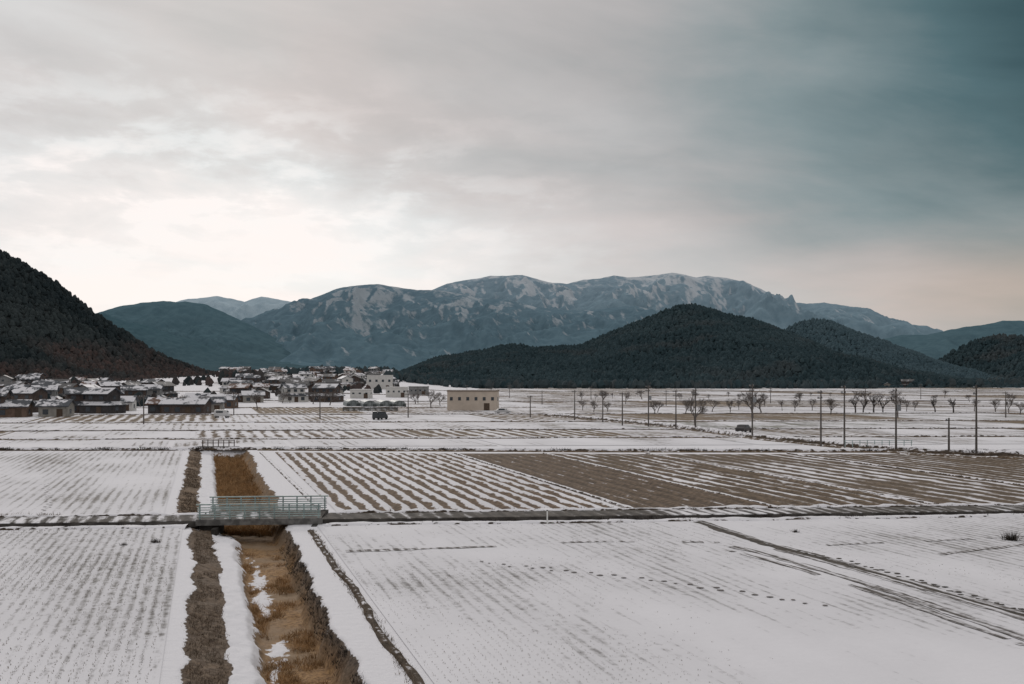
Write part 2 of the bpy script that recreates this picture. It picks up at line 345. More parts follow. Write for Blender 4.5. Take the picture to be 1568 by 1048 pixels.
# ---------------- tufts ----------------
def tufts(name,P,hmin,hmax,wd,nb,mat,spread=.12,lean=.5):
    P=np.asarray(P,float); n=len(P)
    base=np.repeat(P,nb,0); N_=n*nb
    base=base+np.c_[rng.normal(0,spread,N_),rng.normal(0,spread,N_),np.zeros(N_)]
    an=rng.uniform(0,2*math.pi,N_); hh=rng.uniform(hmin,hmax,N_)
    dx=np.c_[np.cos(an),np.sin(an),np.zeros(N_)]*wd
    tip=base+np.c_[rng.normal(0,lean,N_)*hh,rng.normal(0,lean,N_)*hh,hh]
    V=np.stack([base-dx-[0,0,.03],base+dx-[0,0,.03],tip],1).reshape(-1,3)
    return mesh_np(name,V,np.arange(N_*3).reshape(-1,3),mat)
mReed=simple('dry_reed',(.43,.265,.13),.5,1.5); mGrassD=simple('dead_grass',(.20,.155,.115),.45,1.5); mDk=simple('dark_clump',(.055,.045,.037),.5,3)
mStub=simple('rice_stubble',(.30,.265,.22),.5,2); mTyre=simple('black_rubber',(.02,.02,.02),.2,3)
def ditchpts(n,c0,c1,y0,y1,thr=.0,sd=1):
    c=rng.uniform(c0,c1,n); y=y0+(y1-y0)*rng.random(n)**1.3; x=SL*y+c
    k=fbm(x*.8,y*.4,sd)>thr; c,y,x=c[k],y[k],x[k]
    z,s_,_=ground_fn(c,y,x); k=s_<.4; return np.c_[x,y,z][k]
tufts('dry_reeds',ditchpts(5000,2.2,4.6,20,62,.48,77),.10,.32,.016,5,mReed,.1,.7)
tufts('dry_reeds',ditchpts(5000,1.2,5.0,70,133,.25,78),.2,.5,.035,5,mReed,.15,.7)
tufts('bank_grass',ditchpts(2600,-.7,.7,20,64,.42,79),.05,.14,.015,5,mGrassD,.1,.8)
tufts('bank_grass',ditchpts(1500,-2.0,-.7,70,132,.4,80),.06,.18,.03,4,mGrassD,.12,.8)
tufts('bank_grass',ditchpts(1500,4.75,5.3,20,64,.40,81),.05,.16,.015,5,mDk,.06,.7)
lw_=np.linspace(16,64,900)
tufts('bank_grass',np.c_[SL*lw_+6.8+rng.normal(0,.1,900),lw_,np.full(900,.05)],.04,.14,.014,4,mGrassD,.07,.8)
def rows(c0,c1,y0,y1,sr,sa,thr,sc_,seed):
    c=np.arange(c0,c1,sr*1.046); y=np.arange(y0,y1,sa); C,Yy=np.meshgrid(c,y); C=C.ravel(); Yy=Yy.ravel()
    C=C+rng.normal(0,.02,len(C)); Yy=Yy+rng.normal(0,sa*.2,len(C)); x=SL*Yy+C
    k=(fbm(x*sc_,Yy*sc_,seed)+rng.normal(0,.10,len(x))>thr)&(Yy<yr(x)-1.3)
    return np.c_[x[k],Yy[k],np.full(k.sum(),.03)]
tufts('rice_stubble',rows(-34,-1.6,18,66,.31,.25,.44,.12,91),.03,.08,.017,3,mStub,.03,.6)
tufts('rice_stubble',rows(7.6,80,18,70,.31,.28,.57,.07,92),.02,.06,.015,3,mStub,.03,.6)
xs=rng.uniform(-80,100,700); k=fbm(xs*.25,xs*0,55)>.5; xs=xs[k]; xs=xs[(xs<BX0-1)|(xs>BX1+1)]
tufts('roadside_grass',np.c_[xs,yr(xs)-rng.uniform(.2,.8,len(xs)),np.full(len(xs),.08)],.08,.3,.03,6,mDk,.12,.6)
xs=rng.uniform(-80,110,1300); k=fbm(xs*.2,xs*0,56)>.42; xs=xs[k]; xs=xs[(xs<BX0-1)|(xs>BX1+1)]
tufts('roadside_grass',np.c_[xs,yr(xs)+rng.uniform(3.2,4.6,len(xs)),np.full(len(xs),.12)],.08,.35,.03,6,mGrassD,.2,.6)
cc=rng.uniform(-60,150,1600); yy=np.interp(cc,[-90,-4,0,6,50,170],[131.5,133,134.3,134,131,129]); k=fbm(cc*.3,cc*0,57)>.5; cc,yy=cc[k],yy[k]
tufts('trackside_grass',np.c_[SL*yy+cc,yy-rng.uniform(.3,1.0,len(cc)),np.full(len(cc),.1)],.15,.5,.05,6,mDk,.2,.6)
cp=resample(canal,.25); k=fbm(cp[:,0]*.3,cp[:,1]*.3,58)>.45; cp=cp[k]
tufts('trackside_grass',np.c_[cp[:,0],cp[:,1]-1.4,np.full(len(cp),.2)],.2,.7,.06,5,mDk,.3,.6)
def clump(u,v,r):
    x,y=G(u,v); n=int(90*r); P=np.c_[rng.normal(x,r*.45,n),rng.normal(y,r*.3,n),np.full(n,.03)]
    tufts('dead_weed_clump',P,r*.4,r*1.3,.018,4,mDk,.05,.5)
for u,v,r in[(1548,828,.5),(1218,816,.2),(236,832,.25),(190,836,.16)]: clump(u,v,r)
# ---------------- wheel tracks & footprints ----------------
mTrack=field_mat('churned_snow_soil',.5,.54,.5,1,.6,seed=41,soil=(.22,.20,.185),soil2=(.12,.105,.095),w=.17,fine=.6)
mRut=simple('muddy_rut',(.10,.086,.073),.5,2)
def ribbon(name,pts,wd,mat,z=.04,seed=1,jit=.5,step=.3,gap=None):
    P=resample(pts,step); Tn=np.gradient(P,axis=0); Tn/=np.linalg.norm(Tn,axis=1)[:,None]; Nn=np.stack([Tn[:,1],-Tn[:,0]],1); s_=np.arange(len(P))*step
    V=[]
    for sg in(-1,1):
        k=1+(fbm(s_*1.1,s_*0+sg,seed)-.5)*2*jit; V.append(np.c_[P+Nn*(sg*wd/2*k)[:,None],np.full(len(P),z)])
    Fs=grid_faces(len(P),2)
    if gap is not None: Fs=Fs[fbm(s_[:-1]*.35,s_[:-1]*0,seed+4)>gap]
    return mesh_np(name,np.stack(V,1).reshape(-1,3),Fs,mat)
t1=[G(1068,800),G(1110,815),G(1175,836),G(1240,852),G(1330,877),G(1420,903),G(1500,926),G(1600,955),G(1750,1000)]
ribbon('wheel_track',t1,.62,mRut,.045,3,.7)
ribbon('wheel_track',[(x+.3,y+.5) for x,y in t1],.4,mTrack,.05,31,.8,.25)
ribbon('wheel_track',[(x+.1,y-1.3) for x,y in t1[2:]],.45,mTrack,.05,8,.8,.3)
t2=[G(1120,838),G(1180,852),G(1260,875),G(1370,910),G(1480,948),G(1600,990)]
ribbon('wheel_track',t2,.6,mTrack,.054,5,.7,.3); ribbon('wheel_track',[(x-.4,y-1.5) for x,y in t2],.4,mTrack,.054,6,.8,.3,.35)
ribbon('wheel_track',[G(1440,850),G(1500,843),G(1568,835),G(1640,830)],.5,mTrack,.05,11,.8,.3)
ribbon('wheel_track',[G(860,832),G(960,830),G(1110,832)],.45,mTrack,.05,12,.8,.3,.40)
ribbon('wheel_track',[G(530,846),G(600,843),G(760,838)],.6,mTrack,.05,13,.9,.3,.35)
ribbon('wheel_track',[G(1230,838),G(1330,833),G(1440,829),G(1568,822)],.35,mTrack,.05,14,.9,.3,.4)
def steps(pts,sp,mat,r=.12):
    P=resample(pts,sp); V=[];Fs=[]
    for i,(x,y) in enumerate(P):
        x+=.1*(-1)**i+random.gauss(0,.08); y+=.14*(-1)**i+random.gauss(0,.1); b0=len(V); rr=r*random.uniform(.7,1.2); n=8
        for j in range(n):
            a=2*math.pi*j/n; V.append((x+rr*1.3*math.cos(a)*random.uniform(.7,1.2),y+rr*1.1*math.sin(a)*random.uniform(.7,1.2),.058))
        Fs.append(tuple(range(b0,b0+n)))
    mesh_py('footprint_trail',V,Fs,mat)
mFoot=simple('trodden_snow',(.20,.18,.175),.4,4)
steps([G(735,862),G(790,868),G(838,872)],.5,mFoot,.09)
steps([G(830,872),G(880,878),G(950,884),G(1040,895),G(1150,911),G(1260,930)],.62,mFoot,.12)
steps([G(1225,846),G(1300,862),G(1400,889),G(1500,918),G(1600,946)],.42,mRut,.12)
steps([G(70,742),G(74,775),G(60,795)],.8,mFoot,.1)
mk=empty('marker_post',*G(838,803),0); boxes('stake',[(0,0,.45,.09,.09,.9)],simple('white_paint',(.75,.75,.72),.1),mk); boxes('cap',[(0,0,.93,.13,.13,.05)],mConc,mk)
# ---------------- utility poles ----------------
mPole=simple('weathered_pole',(.14,.125,.115),.3,4); mMetal=simple('galvanised_metal',(.28,.29,.30),.2,5,.5)
def tube(V,Fs,p0,p1,r0,r1,n=6):
    d=Vector(p1)-Vector(p0); q=d.to_track_quat('Z','Y'); b0=len(V)
    for p,r in((p0,r0),(p1,r1)):
        for j in range(n):
            a=2*math.pi*j/n; o=q@Vector((r*math.cos(a),r*math.sin(a),0)); V.append((p[0]+o.x,p[1]+o.y,p[2]+o.z))
    for j in range(n):
        k=(j+1)%n; Fs.append((b0+j,b0+k,b0+n+k,b0+n+j))
    Fs.append(tuple(b0+n+j for j in range(n)))
def pole(x,y,h,rot=.5,arms=2,trans=False):
    e=empty('utility_pole',x,y,0,rot); V=[];Fs=[]; tube(V,Fs,(0,0,-.2),(0,0,h),.15,.09,8); mesh_py('shaft',V,Fs,mPole,e)
    A=[];I=[]
    for a in range(arms):
        zz=h-.35-a*.75; A.append((0,.14,zz,1.7,.1,.1))
        for xx in(-.75,-.35,.35,.75): I.append((xx,.14,zz+.14,.09,.09,.18))
    boxes('crossarms',A,mPole,e); boxes('insulators',I,mMetal,e)
    if trans:
        V=[];Fs=[]; tube(V,Fs,(.0,-.38,h-2.9),(.0,-.38,h-2.1),.26,.26,10); mesh_py('transformer',V,Fs,mMetal,e)
    return (x,y,h)
PL=[(880,644,598,1),(923,647,601,1),(953,652,601,1),(993,654,590,2),(1035,658,597,2),(1065,660,595,2),(1152,672,588,2),(1257,684,598,2),(1293,687,590,2),(1372,693,595,2),(1495,699,590,2),(1453,697,640,1)]
tops=[]
for i,(u,vb,vt,a) in enumerate(PL):
    x,y=G(u,vb); h=10-(vt-V0)/FO*y; t=pole(x,y,h,.9,a,i in(3,6,9))
    if u!=1453: tops.append(t)
for u,vb,vt in[(490,642,603),(625,640,597),(812,640,606),(358,636,600),(830,620,598),(640,618,592),(715,612,590),(780,610,590),(1410,612,588),(1540,640,600),(1020,622,598),(1325,622,594),(220,650,605),(752,628,594),(1180,618,594),(905,612,592)]:
    x,y=G(u,vb); pole(x,y,10-(vt-V0)/FO*y,random.uniform(0,1),random.choice([1,2]))
V=[];Fs=[]
for a_,b_ in zip(tops[:-1],tops[1:]):
    for off in(-.6,.6):
        prev=None
        for i in range(9):
            t=i/8; p=(a_[0]*(1-t)+b_[0]*t+off,a_[1]*(1-t)+b_[1]*t,a_[2]*(1-t)+b_[2]*t-.2-1.2*t*(1-t)*2)
            if prev: tube(V,Fs,prev,p,.012,.012,3)
            prev=p
mesh_py('power_line_wires',V,Fs,mPole)
# ---------------- bare trees ----------------
mBark=simple('bark',(.16,.14,.128),.3,3); mBark2=simple('dark_bark',(.08,.07,.065),.3,3)
def tree_mesh(name,seed,ht,spread,depth=5,rmin=.010,mat=None,r0=.026):
    r=random.Random(seed); V=[];Fs=[]
    def br_(p,d,l,rad,dep):
        mid=p+d*l*.5+Vector((r.gauss(0,.04),r.gauss(0,.04),0))*l
        d2=(d+Vector((r.gauss(0,.15),r.gauss(0,.15),r.gauss(.05,.1)))).normalized(); q=mid+d2*l*.5
        n=6 if dep>=depth-1 else 3
        tube(V,Fs,p,mid,rad,rad*.85,n); tube(V,Fs,mid,q,rad*.85,rad*.68,n)
        if dep==0: return
        for i in range(4 if dep>2 else 3):
            a=r.uniform(0,2*math.pi); s_=r.uniform(.45,1.0)*spread
            nd_=(d2+Vector((math.cos(a)*s_,math.sin(a)*s_,r.uniform(-.15,.35)))).normalized()
            br_(q if r.random()<.5 else mid.lerp(q,.4),nd_,l*r.uniform(.6,.85),max(rad*.52,rmin),dep-1)
    br_(Vector((0,0,-.1)),Vector((r.gauss(0,.06),r.gauss(0,.06),1)).normalized(),ht*.26,ht*r0,depth)
    me=bpy.data.meshes.new(name); me.from_pydata(V,[],Fs); me.update(); me.materials.append(mat or mBark); return me
TM=[tree_mesh('bare_tree_mesh',s_,4.5,1.0) for s_ in(1,2,3,4,5,6)]
TMb=[tree_mesh('pollard_mesh',s_,5,.9,4,.03,mBark2,.045) for s_ in(11,12,13)]
def tree(u,vb,vt,big=False):
    x,y=G(u,vb); me=random.choice(TMb if big else TM); zt=max(v_.co.z for v_ in me.vertices); o=link(bpy.data.objects.new('bare_tree',me))
    h=(vb-vt)/FO*y; s_=h/zt; q=random.uniform(.85,1.2)*(.8 if big else 1); o.scale=(s_*q,s_*q,s_); o.location=(x,y,0); o.rotation_euler=(0,0,random.uniform(0,6.28))
for u in[1090,1118,1135,1168,1195,1215,1240,1270,1385,1400,1495,1520,1545,1560,895,905,930,1000,1010,1045,1075]:
    tree(u+random.uniform(-5,5),632+random.uniform(-4,4),610+random.uniform(-3,4))
for u in[1310,1322,1338,1352,1432,1460]: tree(u,633,609+random.uniform(-2,3),True)
tree(1152,640,593); tree(1375,640,603); tree(660,625,596); tree(674,622,599); tree(1065,652,606)
for i in range(34): tree(random.uniform(820,1568),random.uniform(606,622),random.uniform(596,605))
for i in range(14): tree(random.uniform(200,640),random.uniform(612,632),random.uniform(596,606))
# ---------------- mountains ----------------
def hill(name,pts,dist,depth,mat,nx,ny,spur=.3,nsc=250.,rough=3.,back=.6,p=1.15,seed=1,zbase=-5.,smooth=True,fine=.5):
    pts=np.array(pts,float); px=(pts[:,0]-U0)/FO*dist; pz=H+(V0-pts[:,1])/FO*dist
    def zf(x,y):
        t=(y-dist)/depth; s_=np.where(t<0,np.clip(1+t,0,1)**p,np.clip(1-t/back,0,1))
        zr=np.interp(x,px,pz)-rough*.5+(fbm(x/(nsc*.35),x*0+3,seed+40,5)-.5)*rough*2
        warp=(fbm(x/nsc,y/nsc,seed+7)-.5)*nsc*.8
        n=1-np.abs(2*fbm((x+warp)/nsc,(y*.45+warp*.4)/nsc,seed,5)-1)**.8
        n2=1-np.abs(2*fbm((x+warp*.4)/(nsc*.25),(y*.4)/(nsc*.25),seed+3,4)-1)
        near=np.where(t<0,np.clip((1-s_)/.14,0,1),0.)     # keep the crest line itself rounded
        z=zr*(s_+near*(spur*4*s_*(1-s_)*(n-.72)+spur*fine*2*s_*(1-s_)*(n2-.85)))
        return z+zbase*(1-s_)
    xs=np.linspace(px[0],px[-1],nx); ys=dist+depth*np.linspace(-1,back,ny)
    Yy,Xx=np.meshgrid(ys,xs,indexing='ij'); Zz=zf(Xx,Yy)
    mesh_np(name,np.stack([Xx,Yy,Zz],-1).reshape(-1,3),grid_faces(ny,nx),mat,smooth)
    return zf,(px[0],px[-1],dist-depth,dist)
def mtn_mat(name,lo,hi,zlo,zhi,snowc,sth,s_z0,s_z1,nsc,fmax=.8,zw=.22):  # aerial haze painted into the base colour: bluish tones per range, graded by height
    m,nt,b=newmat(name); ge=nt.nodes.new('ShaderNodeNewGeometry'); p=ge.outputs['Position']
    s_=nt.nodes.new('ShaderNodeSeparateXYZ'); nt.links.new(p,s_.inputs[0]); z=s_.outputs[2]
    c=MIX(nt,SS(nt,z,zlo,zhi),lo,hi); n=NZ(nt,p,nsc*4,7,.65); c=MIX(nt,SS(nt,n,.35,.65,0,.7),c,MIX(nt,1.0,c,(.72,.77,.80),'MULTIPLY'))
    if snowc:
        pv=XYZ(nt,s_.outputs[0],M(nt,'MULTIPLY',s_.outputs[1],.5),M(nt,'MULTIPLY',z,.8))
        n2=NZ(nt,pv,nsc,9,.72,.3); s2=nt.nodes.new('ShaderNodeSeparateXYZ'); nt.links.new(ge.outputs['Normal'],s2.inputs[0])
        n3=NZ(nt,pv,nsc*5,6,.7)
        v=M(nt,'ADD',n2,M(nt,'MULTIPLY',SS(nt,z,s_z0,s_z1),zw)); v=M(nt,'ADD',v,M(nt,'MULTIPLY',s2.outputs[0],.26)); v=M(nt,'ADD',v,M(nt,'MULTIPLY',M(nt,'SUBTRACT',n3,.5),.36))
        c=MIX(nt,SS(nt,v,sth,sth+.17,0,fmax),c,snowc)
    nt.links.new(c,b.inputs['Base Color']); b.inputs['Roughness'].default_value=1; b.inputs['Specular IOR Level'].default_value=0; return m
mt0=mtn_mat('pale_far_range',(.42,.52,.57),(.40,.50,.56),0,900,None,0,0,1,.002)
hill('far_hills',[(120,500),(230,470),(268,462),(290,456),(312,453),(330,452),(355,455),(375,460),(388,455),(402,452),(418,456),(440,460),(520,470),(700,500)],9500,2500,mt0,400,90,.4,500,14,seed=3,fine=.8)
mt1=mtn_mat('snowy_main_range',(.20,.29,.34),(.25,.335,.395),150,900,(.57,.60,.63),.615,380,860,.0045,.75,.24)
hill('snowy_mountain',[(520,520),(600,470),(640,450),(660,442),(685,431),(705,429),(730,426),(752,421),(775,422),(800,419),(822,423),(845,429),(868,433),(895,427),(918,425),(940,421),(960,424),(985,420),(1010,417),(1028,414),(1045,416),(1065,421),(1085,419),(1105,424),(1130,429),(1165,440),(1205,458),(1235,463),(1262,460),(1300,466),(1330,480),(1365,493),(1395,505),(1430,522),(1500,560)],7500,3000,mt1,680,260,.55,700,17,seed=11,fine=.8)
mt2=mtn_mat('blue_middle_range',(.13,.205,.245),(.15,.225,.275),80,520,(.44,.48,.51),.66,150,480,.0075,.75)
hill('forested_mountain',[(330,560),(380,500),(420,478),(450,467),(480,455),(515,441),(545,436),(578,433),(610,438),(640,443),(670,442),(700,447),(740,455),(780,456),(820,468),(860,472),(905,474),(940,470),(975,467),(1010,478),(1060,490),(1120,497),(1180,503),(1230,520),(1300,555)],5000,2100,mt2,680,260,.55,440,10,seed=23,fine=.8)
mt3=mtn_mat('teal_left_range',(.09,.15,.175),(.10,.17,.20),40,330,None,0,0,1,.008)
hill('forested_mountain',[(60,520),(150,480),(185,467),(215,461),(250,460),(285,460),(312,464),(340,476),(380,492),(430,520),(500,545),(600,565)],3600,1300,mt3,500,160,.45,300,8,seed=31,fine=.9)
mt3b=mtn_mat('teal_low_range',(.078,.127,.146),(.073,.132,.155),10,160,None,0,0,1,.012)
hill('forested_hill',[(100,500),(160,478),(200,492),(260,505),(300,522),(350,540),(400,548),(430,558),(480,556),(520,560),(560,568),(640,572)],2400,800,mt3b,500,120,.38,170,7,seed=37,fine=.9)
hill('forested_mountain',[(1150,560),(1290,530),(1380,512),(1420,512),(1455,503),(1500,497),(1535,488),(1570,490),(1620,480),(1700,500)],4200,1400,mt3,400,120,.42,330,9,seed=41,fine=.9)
def forest_mat(name,dark,mid,brown):
    m,nt,b=newmat(name); t=ATT(nt,'tint'); br_=ATT(nt,'brown')
    c=MIX(nt,t,dark,mid); c=MIX(nt,br_,c,brown); nt.links.new(c,b.inputs['Base Color']); b.inputs['Specular IOR Level'].default_value=.05; return m
def conifers(name,P,hmin,hmax,mat,brown,slim=.3):
    n=len(P); k=6; hh=rng.uniform(hmin,hmax,n); rr=hh*rng.uniform(slim*.8,slim*1.3,n)
    a=np.arange(k)*2*math.pi/k
    rings=[]; ro=rng.uniform(0,6.28,n)
    for zf_,rf in((.08,.8),(.42,.95),(.78,.55)):
        jit=rng.uniform(.65,1.25,(n,k)); ang=a[None,:]+ro[:,None]
        rings.append(np.stack([P[:,0:1]+np.cos(ang)*rr[:,None]*rf*jit,P[:,1:2]+np.sin(ang)*rr[:,None]*rf*jit,P[:,2:3]+hh[:,None]*(zf_+rng.uniform(-.07,.07,(n,k)))],-1))
    top=(P+np.c_[rng.normal(0,.2,n),rng.normal(0,.2,n),hh])[:,None,:]
    V=np.concatenate(rings+[top],1); nv=3*k+1; base=np.arange(n)*nv; F3=[]
    for j in range(k):
        q=(j+1)%k
        for r_ in(0,1):
            F3.append(np.stack([base+r_*k+j,base+r_*k+q,base+(r_+1)*k+q],1)); F3.append(np.stack([base+r_*k+j,base+(r_+1)*k+q,base+(r_+1)*k+j],1))
        F3.append(np.stack([base+2*k+j,base+2*k+q,base+3*k],1))
    t=np.clip(fbm(P[:,0]/50,P[:,1]/50,71)*1.6-.4+rng.normal(0,.22,n),0,1)
    return mesh_np(name,V.reshape(-1,3),np.concatenate(F3),mat,False,{'tint':np.repeat(t,nv),'brown':np.repeat(brown,nv)})
mH1=mtn_mat('dark_hill_floor',(.045,.045,.045),(.035,.042,.044),0,100,None,0,0,1,.03)
fm1=forest_mat('dark_left_forest',(.020,.029,.032),(.045,.056,.057),(.090,.064,.058))
zf,bb=hill('wooded_hill',[(-700,180),(-400,250),(-200,310),(-60,362),(0,389),(25,400),(50,415),(85,435),(110,455),(135,476),(150,486),(170,500),(200,517),(230,538),(262,554),(300,567),(345,580),(385,589)],820,320,mH1,200,80,.25,120,2,seed=51,p=1.0)
n=30000; x=rng.uniform(-760,bb[1],n); y=rng.uniform(bb[2],835,n); k=np.abs(x/y)<.85; x,y=x[k],y[k]; zz=zf(x,y)
brn=np.clip((fbm(x/60,y/60,88)-.42)*4+(28-zz)/60,0,1)*rng.uniform(.3,1,len(x))
conifers('hill_forest',np.c_[x,y,zz-1],2.8,6.5,fm1,brn,.38)
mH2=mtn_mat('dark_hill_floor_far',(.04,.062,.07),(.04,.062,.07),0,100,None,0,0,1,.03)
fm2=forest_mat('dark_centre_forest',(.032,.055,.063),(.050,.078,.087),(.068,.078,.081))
zf,bb=hill('wooded_hill',[(560,590),(600,579),(640,562),(670,550),(700,545),(735,540),(765,532),(790,529),(820,534),(850,533),(890,531),(915,519),(950,505),(985,491),(1010,481),(1035,472),(1060,469),(1085,474),(1110,481),(1150,490),(1180,503),(1210,522),(1250,542),(1290,560),(1330,580),(1350,590)],1250,470,mH2,300,100,.25,130,2,seed=61,p=1.0)
n=28000; x=rng.uniform(bb[0],bb[1],n); y=rng.uniform(bb[2],1265,n); zz=zf(x,y)
conifers('hill_forest',np.c_[x,y,zz-1],3,7,fm2,np.clip((fbm(x/40,y/40,89)-.55)*3,0,.6),.40)
fm3=forest_mat('bluish_forest',(.060,.098,.115),(.075,.115,.132),(.085,.108,.113))  # paler, bluer crown colours carry the distance haze
zf,bb=hill('wooded_hill',[(1130,560),(1180,520),(1205,505),(1230,494),(1250,490),(1270,493),(1300,508),(1330,525),(1360,542),(1400,556),(1450,568),(1490,585)],1800,500,mH2,200,80,.25,160,3,seed=65,p=1.0)
n=12000; x=rng.uniform(bb[0],bb[1],n); y=rng.uniform(bb[2],1815,n); conifers('hill_forest',np.c_[x,y,zf(x,y)-1],4,9,fm3,np.zeros(n),.42)
zf,bb=hill('wooded_hill',[(1390,590),(1430,562),(1460,540),(1490,525),(1530,515),(1570,517),(1640,500),(1760,490),(1900,520)],1600,500,mH2,200,80,.3,150,3,seed=67,p=1.0)
n=12000; x=rng.uniform(bb[0],bb[1],n); y=rng.uniform(bb[2],1615,n); conifers('hill_forest',np.c_[x,y,zf(x,y)-1],4,9,fm2,np.clip((fbm(x/60,y/60,90)-.5)*4,0,.8),.40)
def belt(name,n,u0,u1,d0,d1,h0,h1,mat,thr=.4,slim=.4):
    d=rng.uniform(d0,d1,n); u=rng.uniform(u0,u1,n); x=(u-U0)/FO*d; k=fbm(x/18,d/30,int(u0)%50+3)>thr; x,d=x[k],d[k]
    conifers(name,np.c_[x,d,rise(x,d)-.5],h0,h1,mat,np.clip(rng.normal(.35,.3,len(x)),0,1),slim)
belt('distant_tree_belt',500,590,1350,740,800,4,8,fm2,.3)
belt('distant_tree_belt',500,1340,1700,800,1000,4,9,fm2,.35)
belt('village_trees',190,340,400,560,660,4,9,fm1,.3)
belt('village_trees',300,300,620,420,900,2,5.5,fm1,.52)
belt('village_trees',300,-100,330,300,600,2,6,fm1,.48)
belt('village_trees',260,430,640,850,1100,4,9,fm2,.4)
# ---------------- buildings ----------------
def roof_mat(name,th,col):
    m,nt,b=newmat(name); ge=nt.nodes.new('ShaderNodeNewGeometry'); p=ge.outputs['Position']; s_=nt.nodes.new('ShaderNodeSeparateXYZ'); nt.links.new(ge.outputs['Normal'],s_.inputs[0])
    n=NZ(nt,p,.35,5,.65); v=M(nt,'MULTIPLY',SS(nt,n,th-.04,th+.04,0,.92),SS(nt,s_.outputs[2],.3,.6))
    nt.links.new(MIX(nt,v,col,SNOW),b.inputs['Base Color']); b.inputs['Roughness'].default_value=.6; return m
RM=[roof_mat('tile_roof_snow_a',.45,(.08,.088,.10)),roof_mat('tile_roof_snow_b',.53,(.075,.082,.092)),roof_mat('tile_roof_snow_c',.58,(.11,.107,.107)),roof_mat('tile_roof_red',.50,(.14,.085,.065))]
WM=[simple('plaster_wall',(.34,.325,.295),.2,1),simple('dark_timber_wall',(.105,.082,.072),.3,1),simple('brown_wall',(.17,.12,.093),.3,1),simple('grey_wall',(.24,.24,.235),.2,1),simple('white_wall',(.58,.57,.54),.1,1),simple('burnt_board_wall',(.07,.065,.065),.3,1)]
mWin,_n,_b=newmat('window_glass'); _b.inputs['Base Color'].default_value=(.035,.045,.055,1); _b.inputs['Roughness'].default_value=.2; _b.inputs['Specular IOR Level'].default_value=.5
mDoor=simple('door_panel',(.11,.08,.06),.2,2)
def gable(w,d,z,rise_,ov,th,y0=0):
    a=w/2+ov; b=d/2+ov; e=z-rise_*ov/(d/2)
    V=[(-a,y0-b,e),(a,y0-b,e),(a,y0,z+rise_),(-a,y0,z+rise_),(a,y0+b,e),(-a,y0+b,e)]
    V+=[(x,y,q+th) for x,y,q in V]
    return V,[(6,7,8,9),(9,8,10,11),(1,0,3,2),(2,3,5,4),(0,1,7,6),(4,5,11,10),(1,2,8,7),(2,4,10,8),(3,0,6,9),(5,3,9,11)]
def house(x,y,w=8,d=6.5,st=2,rot=0,wall=0,roof=0,name='village_house'):
    z=float(rise(x,y))-.05; e=empty(name,x,y,z,rot); h=2.55*st+.2; rs=d*.23; wm=WM[wall]
    V=[];Fs=[]
    def pent(w_,d_,h_,r_,yo=0):
        b0=len(V)
        for sx in(-w_/2,w_/2): V.extend([(sx,yo-d_/2,-.3),(sx,yo+d_/2,-.3),(sx,yo+d_/2,h_),(sx,yo,h_+r_),(sx,yo-d_/2,h_)])
        Fs.extend([tuple(b0+i for i in(0,4,3,2,1)),tuple(b0+5+i for i in(0,1,2,3,4)),(b0,b0+5,b0+9,b0+4),(b0+1,b0+2,b0+7,b0+6)])
    pent(w,d,h,rs)
    if st==2:
        b0=len(V); lw=w+1.8; ld=d+2.2
        for (qx,qy) in((-1,-1),(1,-1),(1,1),(-1,1)): V.append((qx*lw/2,qy*ld/2,-.3))
        for (qx,qy) in((-1,-1),(1,-1),(1,1),(-1,1)): V.append((qx*lw/2,qy*ld/2,2.35))
        for i in range(4): j=(i+1)%4; Fs.append((b0+i,b0+j,b0+4+j,b0+4+i))
    mesh_py('walls',V,Fs,wm,e)
    rv,rf=gable(w,d,h,rs,.65,.22)
    if st==2:
        b0=len(rv); o=[(-1,-1),(1,-1),(1,1),(-1,1)]; lw=w+2.9; ld=d+3.3
        rv+=[(a*lw/2,b_*ld/2,2.3) for a,b_ in o]+[(a*(w/2+.02),b_*(d/2+.02),3.2) for a,b_ in o]+[(a*lw/2,b_*ld/2,2.15) for a,b_ in o]
        for i in range(4): j=(i+1)%4; rf+=[(b0+i,b0+j,b0+4+j,b0+4+i),(b0+8+i,b0+8+j,b0+j,b0+i)]
    mesh_py('roof',rv,rf,RM[roof],e)
    W=[]; fy=-(d+2.2)/2-.03 if st==2 else -d/2-.03
    nw=max(2,int(w/2.4))
    for i in range(nw):
        xx=-w/2+(i+.5)*w/nw
        if i!=nw//2: W.append((xx,fy,1.25,1.3,.05,1.2))
        if st==2: W.append((xx,-d/2-.03,4.2,1.2,.05,.95))
    for sx in(-1,1):
        W.append((sx*(w/2+(.93 if st==2 else .03)),0,1.3,.05,1.3,1.1))
        if st==2: W.append((sx*(w/2+.03),.3,4.2,.05,1.1,.95))
    boxes('windows',W,mWin,e); boxes('door',[(-w/2+(nw//2+.5)*w/nw,fy,.95,1.4,.06,2.0)],mDoor,e)
R=random.Random(5)
for u,vb,w_,st_,wl,rf,rt in[(8,640,7,1,2,1,.2),(34,632,7,2,1,0,-.3),(75,639,6.5,1,0,1,.1),(110,633,6,2,1,1,.5),(148,634,6.5,2,5,0,-.25),(60,622,7,2,3,0,.3),(20,620,7,2,1,1,0),(180,630,6,1,4,0,.15),(200,622,6.5,2,1,1,.4),(128,620,6.5,2,0,0,1.4),
    (95,618,7,2,2,2,-.2),(245,634,7.5,1,5,3,.1),(278,635,11,1,1,0,-.05),(318,632,6,1,0,1,.2),(300,622,8,1,3,0,.1),(335,626,8,1,2,0,0),(383,618,7,1,0,0,.3),(-30,640,8,2,1,1,.2),(225,620,6.5,2,3,1,.2),(160,615,7,2,1,0,.7)]:
    x,y=G(u,vb); house(x,y+4,w_,5.6,st_,rt,wl,rf,'village_house' if w_<11 else 'farm_shed')
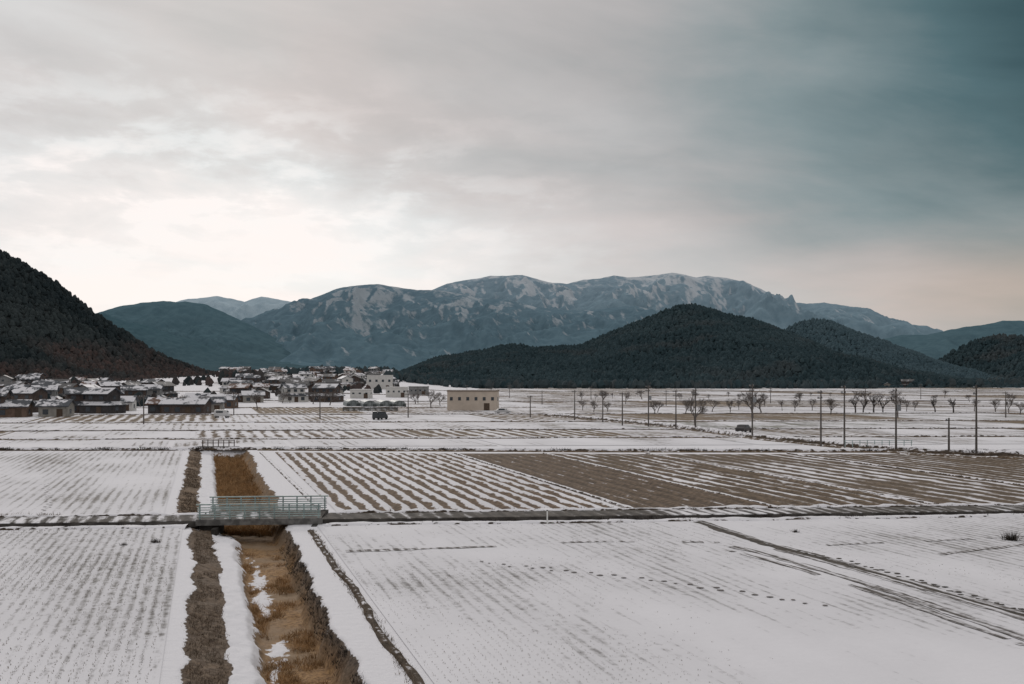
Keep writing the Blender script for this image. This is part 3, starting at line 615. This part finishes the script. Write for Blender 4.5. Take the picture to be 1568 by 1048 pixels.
def scatter(n,u0,u1,v0,v1,mind,walls=(0,1,1,2,3,4,5)):
    P=[]; tries=0
    while len(P)<n and tries<4000:
        tries+=1; u=R.uniform(u0,u1); v=R.uniform(v0,v1); x,y=G(u,v)
        if all((x-a)**2+((y-b)*.6)**2>mind**2 for a,b in P):
            P.append((x,y)); house(x,y,R.uniform(6,9),R.uniform(5,6.5),2 if R.random()<.55 else 1,R.uniform(-.6,.6)+(1.57 if R.random()<.35 else 0),R.choice(walls),R.choice([0,1,1,2,2,3]))
scatter(26,-60,250,601,615,11); scatter(80,345,600,587.5,603,12,(0,1,3,2,4,4,3)); scatter(20,350,530,603,617,11)
scatter(8,1340,1420,592,594.5,14)
def hall(name,u0,u1,vb,h,dep,wall,nwin,rot=0,trim=None):
    x0,y=G(u0,vb); x1,_=G(u1,vb); w_=x1-x0; e=empty(name,(x0+x1)/2,y+dep/2,float(rise((x0+x1)/2,y)),rot)
    boxes('walls',[(0,0,h/2-.2,w_,dep,h+.4)],wall,e); boxes('parapet',[(0,-dep/2,h+.2,w_+.3,.3,.4),(0,dep/2,h+.2,w_+.3,.3,.4),(-w_/2,0,h+.2,.3,dep-.3,.4),(w_/2,0,h+.2,.3,dep-.3,.4)],trim or wall,e)
    boxes('roof_snow',[(0,0,h+.22,w_-.35,dep-.35,.3)],mSnow,e)
    W=[(-w_/2+(i+.5)*w_/nwin,-dep/2-.02,h*.62,w_/nwin*.35,.06,h*.18) for i in range(nwin)]+[(w_/2+.02,0,h*.6,.06,dep*.4,h*.2)]
    boxes('windows',W,mWin,e); boxes('door',[(w_*.3,-dep/2-.02,1.05,1.6,.06,2.1)],mDoor,e)
mSnow=simple('roof_snow',SNOW,.08,1)
mBeige=simple('beige_render',(.58,.50,.42),.1,.6)
hall('beige_warehouse',686,762,629,5.4,9,mBeige,6,-.06,simple('brown_trim',(.26,.21,.17),.2))
hall('white_factory_building',560,599,602,7.5,14,WM[4],4,.1)
hall('white_workshop',590,622,610,4.2,10,WM[4],4,.05)
hall('grey_workshop',626,654,607,4.0,10,WM[3],4,0)
hall('white_workshop',536,566,612,3.4,9,WM[4],3,0)
mPoly=simple('polytunnel_film',(.27,.30,.30),.35,1,.5); mFrame=simple('tunnel_frame',(.09,.10,.10),.2,2)
for u,vb in[(535,622),(560,623),(585,623),(605,623)]:
    x,y=G(u,vb); e=empty('greenhouse',x,y+4,0,.25); V=[];Fs=[]; n=9
    for yy in np.linspace(-7,7,8):
        for i in range(n):
            a=math.pi*i/(n-1); V.append((2.2*math.cos(a),float(yy),2.0*math.sin(a)**.7))
    for r_ in range(7):
        for i in range(n-1): Fs.append((r_*n+i,r_*n+i+1,(r_+1)*n+i+1,(r_+1)*n+i))
    Fs.append(tuple(range(n))); Fs.append(tuple(range(7*n,8*n))); mesh_py('film',V,Fs,mPoly,e)
    boxes('door_frame',[(-.6,-7.06,.85,.08,.06,1.7),(.6,-7.06,.85,.08,.06,1.7),(0,-7.06,1.72,1.3,.06,.08),(-1.5,-7.06,.45,1.1,.05,.9),(1.5,-7.06,.45,1.1,.05,.9)],mFrame,e)
x,y=G(567,630); e=empty('farm_fence',x,y,0,0); boxes('posts',[(-7.5+i*1.5,0,.5,.12,.12,1.3) for i in range(11)],mFrame,e); boxes('boards',[(0,-.08,.85,15.4,.04,.4),(0,-.08,.35,15.4,.04,.35)],mFrame,e)
# ---------------- vehicles ----------------
def car(x,y,rot,col,van=False,z=0):
    e=empty('parked_van' if van else 'parked_car',x,y,z,rot); mp=simple('car_paint',col,.05,1,.3)
    if van: body=[(-1.7,.35),(1.7,.35),(1.75,.9),(1.45,1.15),(1.15,1.85),(-1.65,1.9),(-1.75,.9)]
    else: body=[(-2.1,.35),(2.1,.35),(2.15,.75),(1.2,.95),(.6,1.42),(-1.0,1.45),(-1.7,.98),(-2.15,.9)]
    V=[(px,sy*(.78 if pz<1.1 else .66),pz) for sy in(-1,1) for px,pz in body]; n=len(body)
    Fs=[tuple(range(n)),tuple(range(2*n-1,n-1,-1))]+[(i,i+n,(i+1)%n+n,(i+1)%n) for i in range(n)]
    o=mesh_py('body',V,Fs,mp,e); bm_=o.modifiers.new('b','BEVEL'); bm_.width=.06; bm_.segments=2
    zz=1.4 if van else 1.18; boxes('windows',[(-.4,-.76,zz,1.6,.05,.38),(-.4,.76,zz,1.6,.05,.38),((1.33 if van else .98),0,zz,.12,1.1,.35)],mWin,e)
    V=[];Fs=[]
    for px in(-1.2,1.2):
        for sy in(-.82,.66): tube(V,Fs,(px,sy,.32),(px,sy+.16,.32),.32,.32,14)
    mesh_py('wheels',V,Fs,mTyre,e)
x,y=G(582,643); car(x,y,.9,(.06,.065,.07),True); x,y=G(1143,664); car(x,y+2,1.0,(.07,.065,.065)); x,y=G(770,634); car(x,y,.1,(.5,.5,.5))
x,y=G(340,640); car(x,y,0,(.6,.6,.6),True)
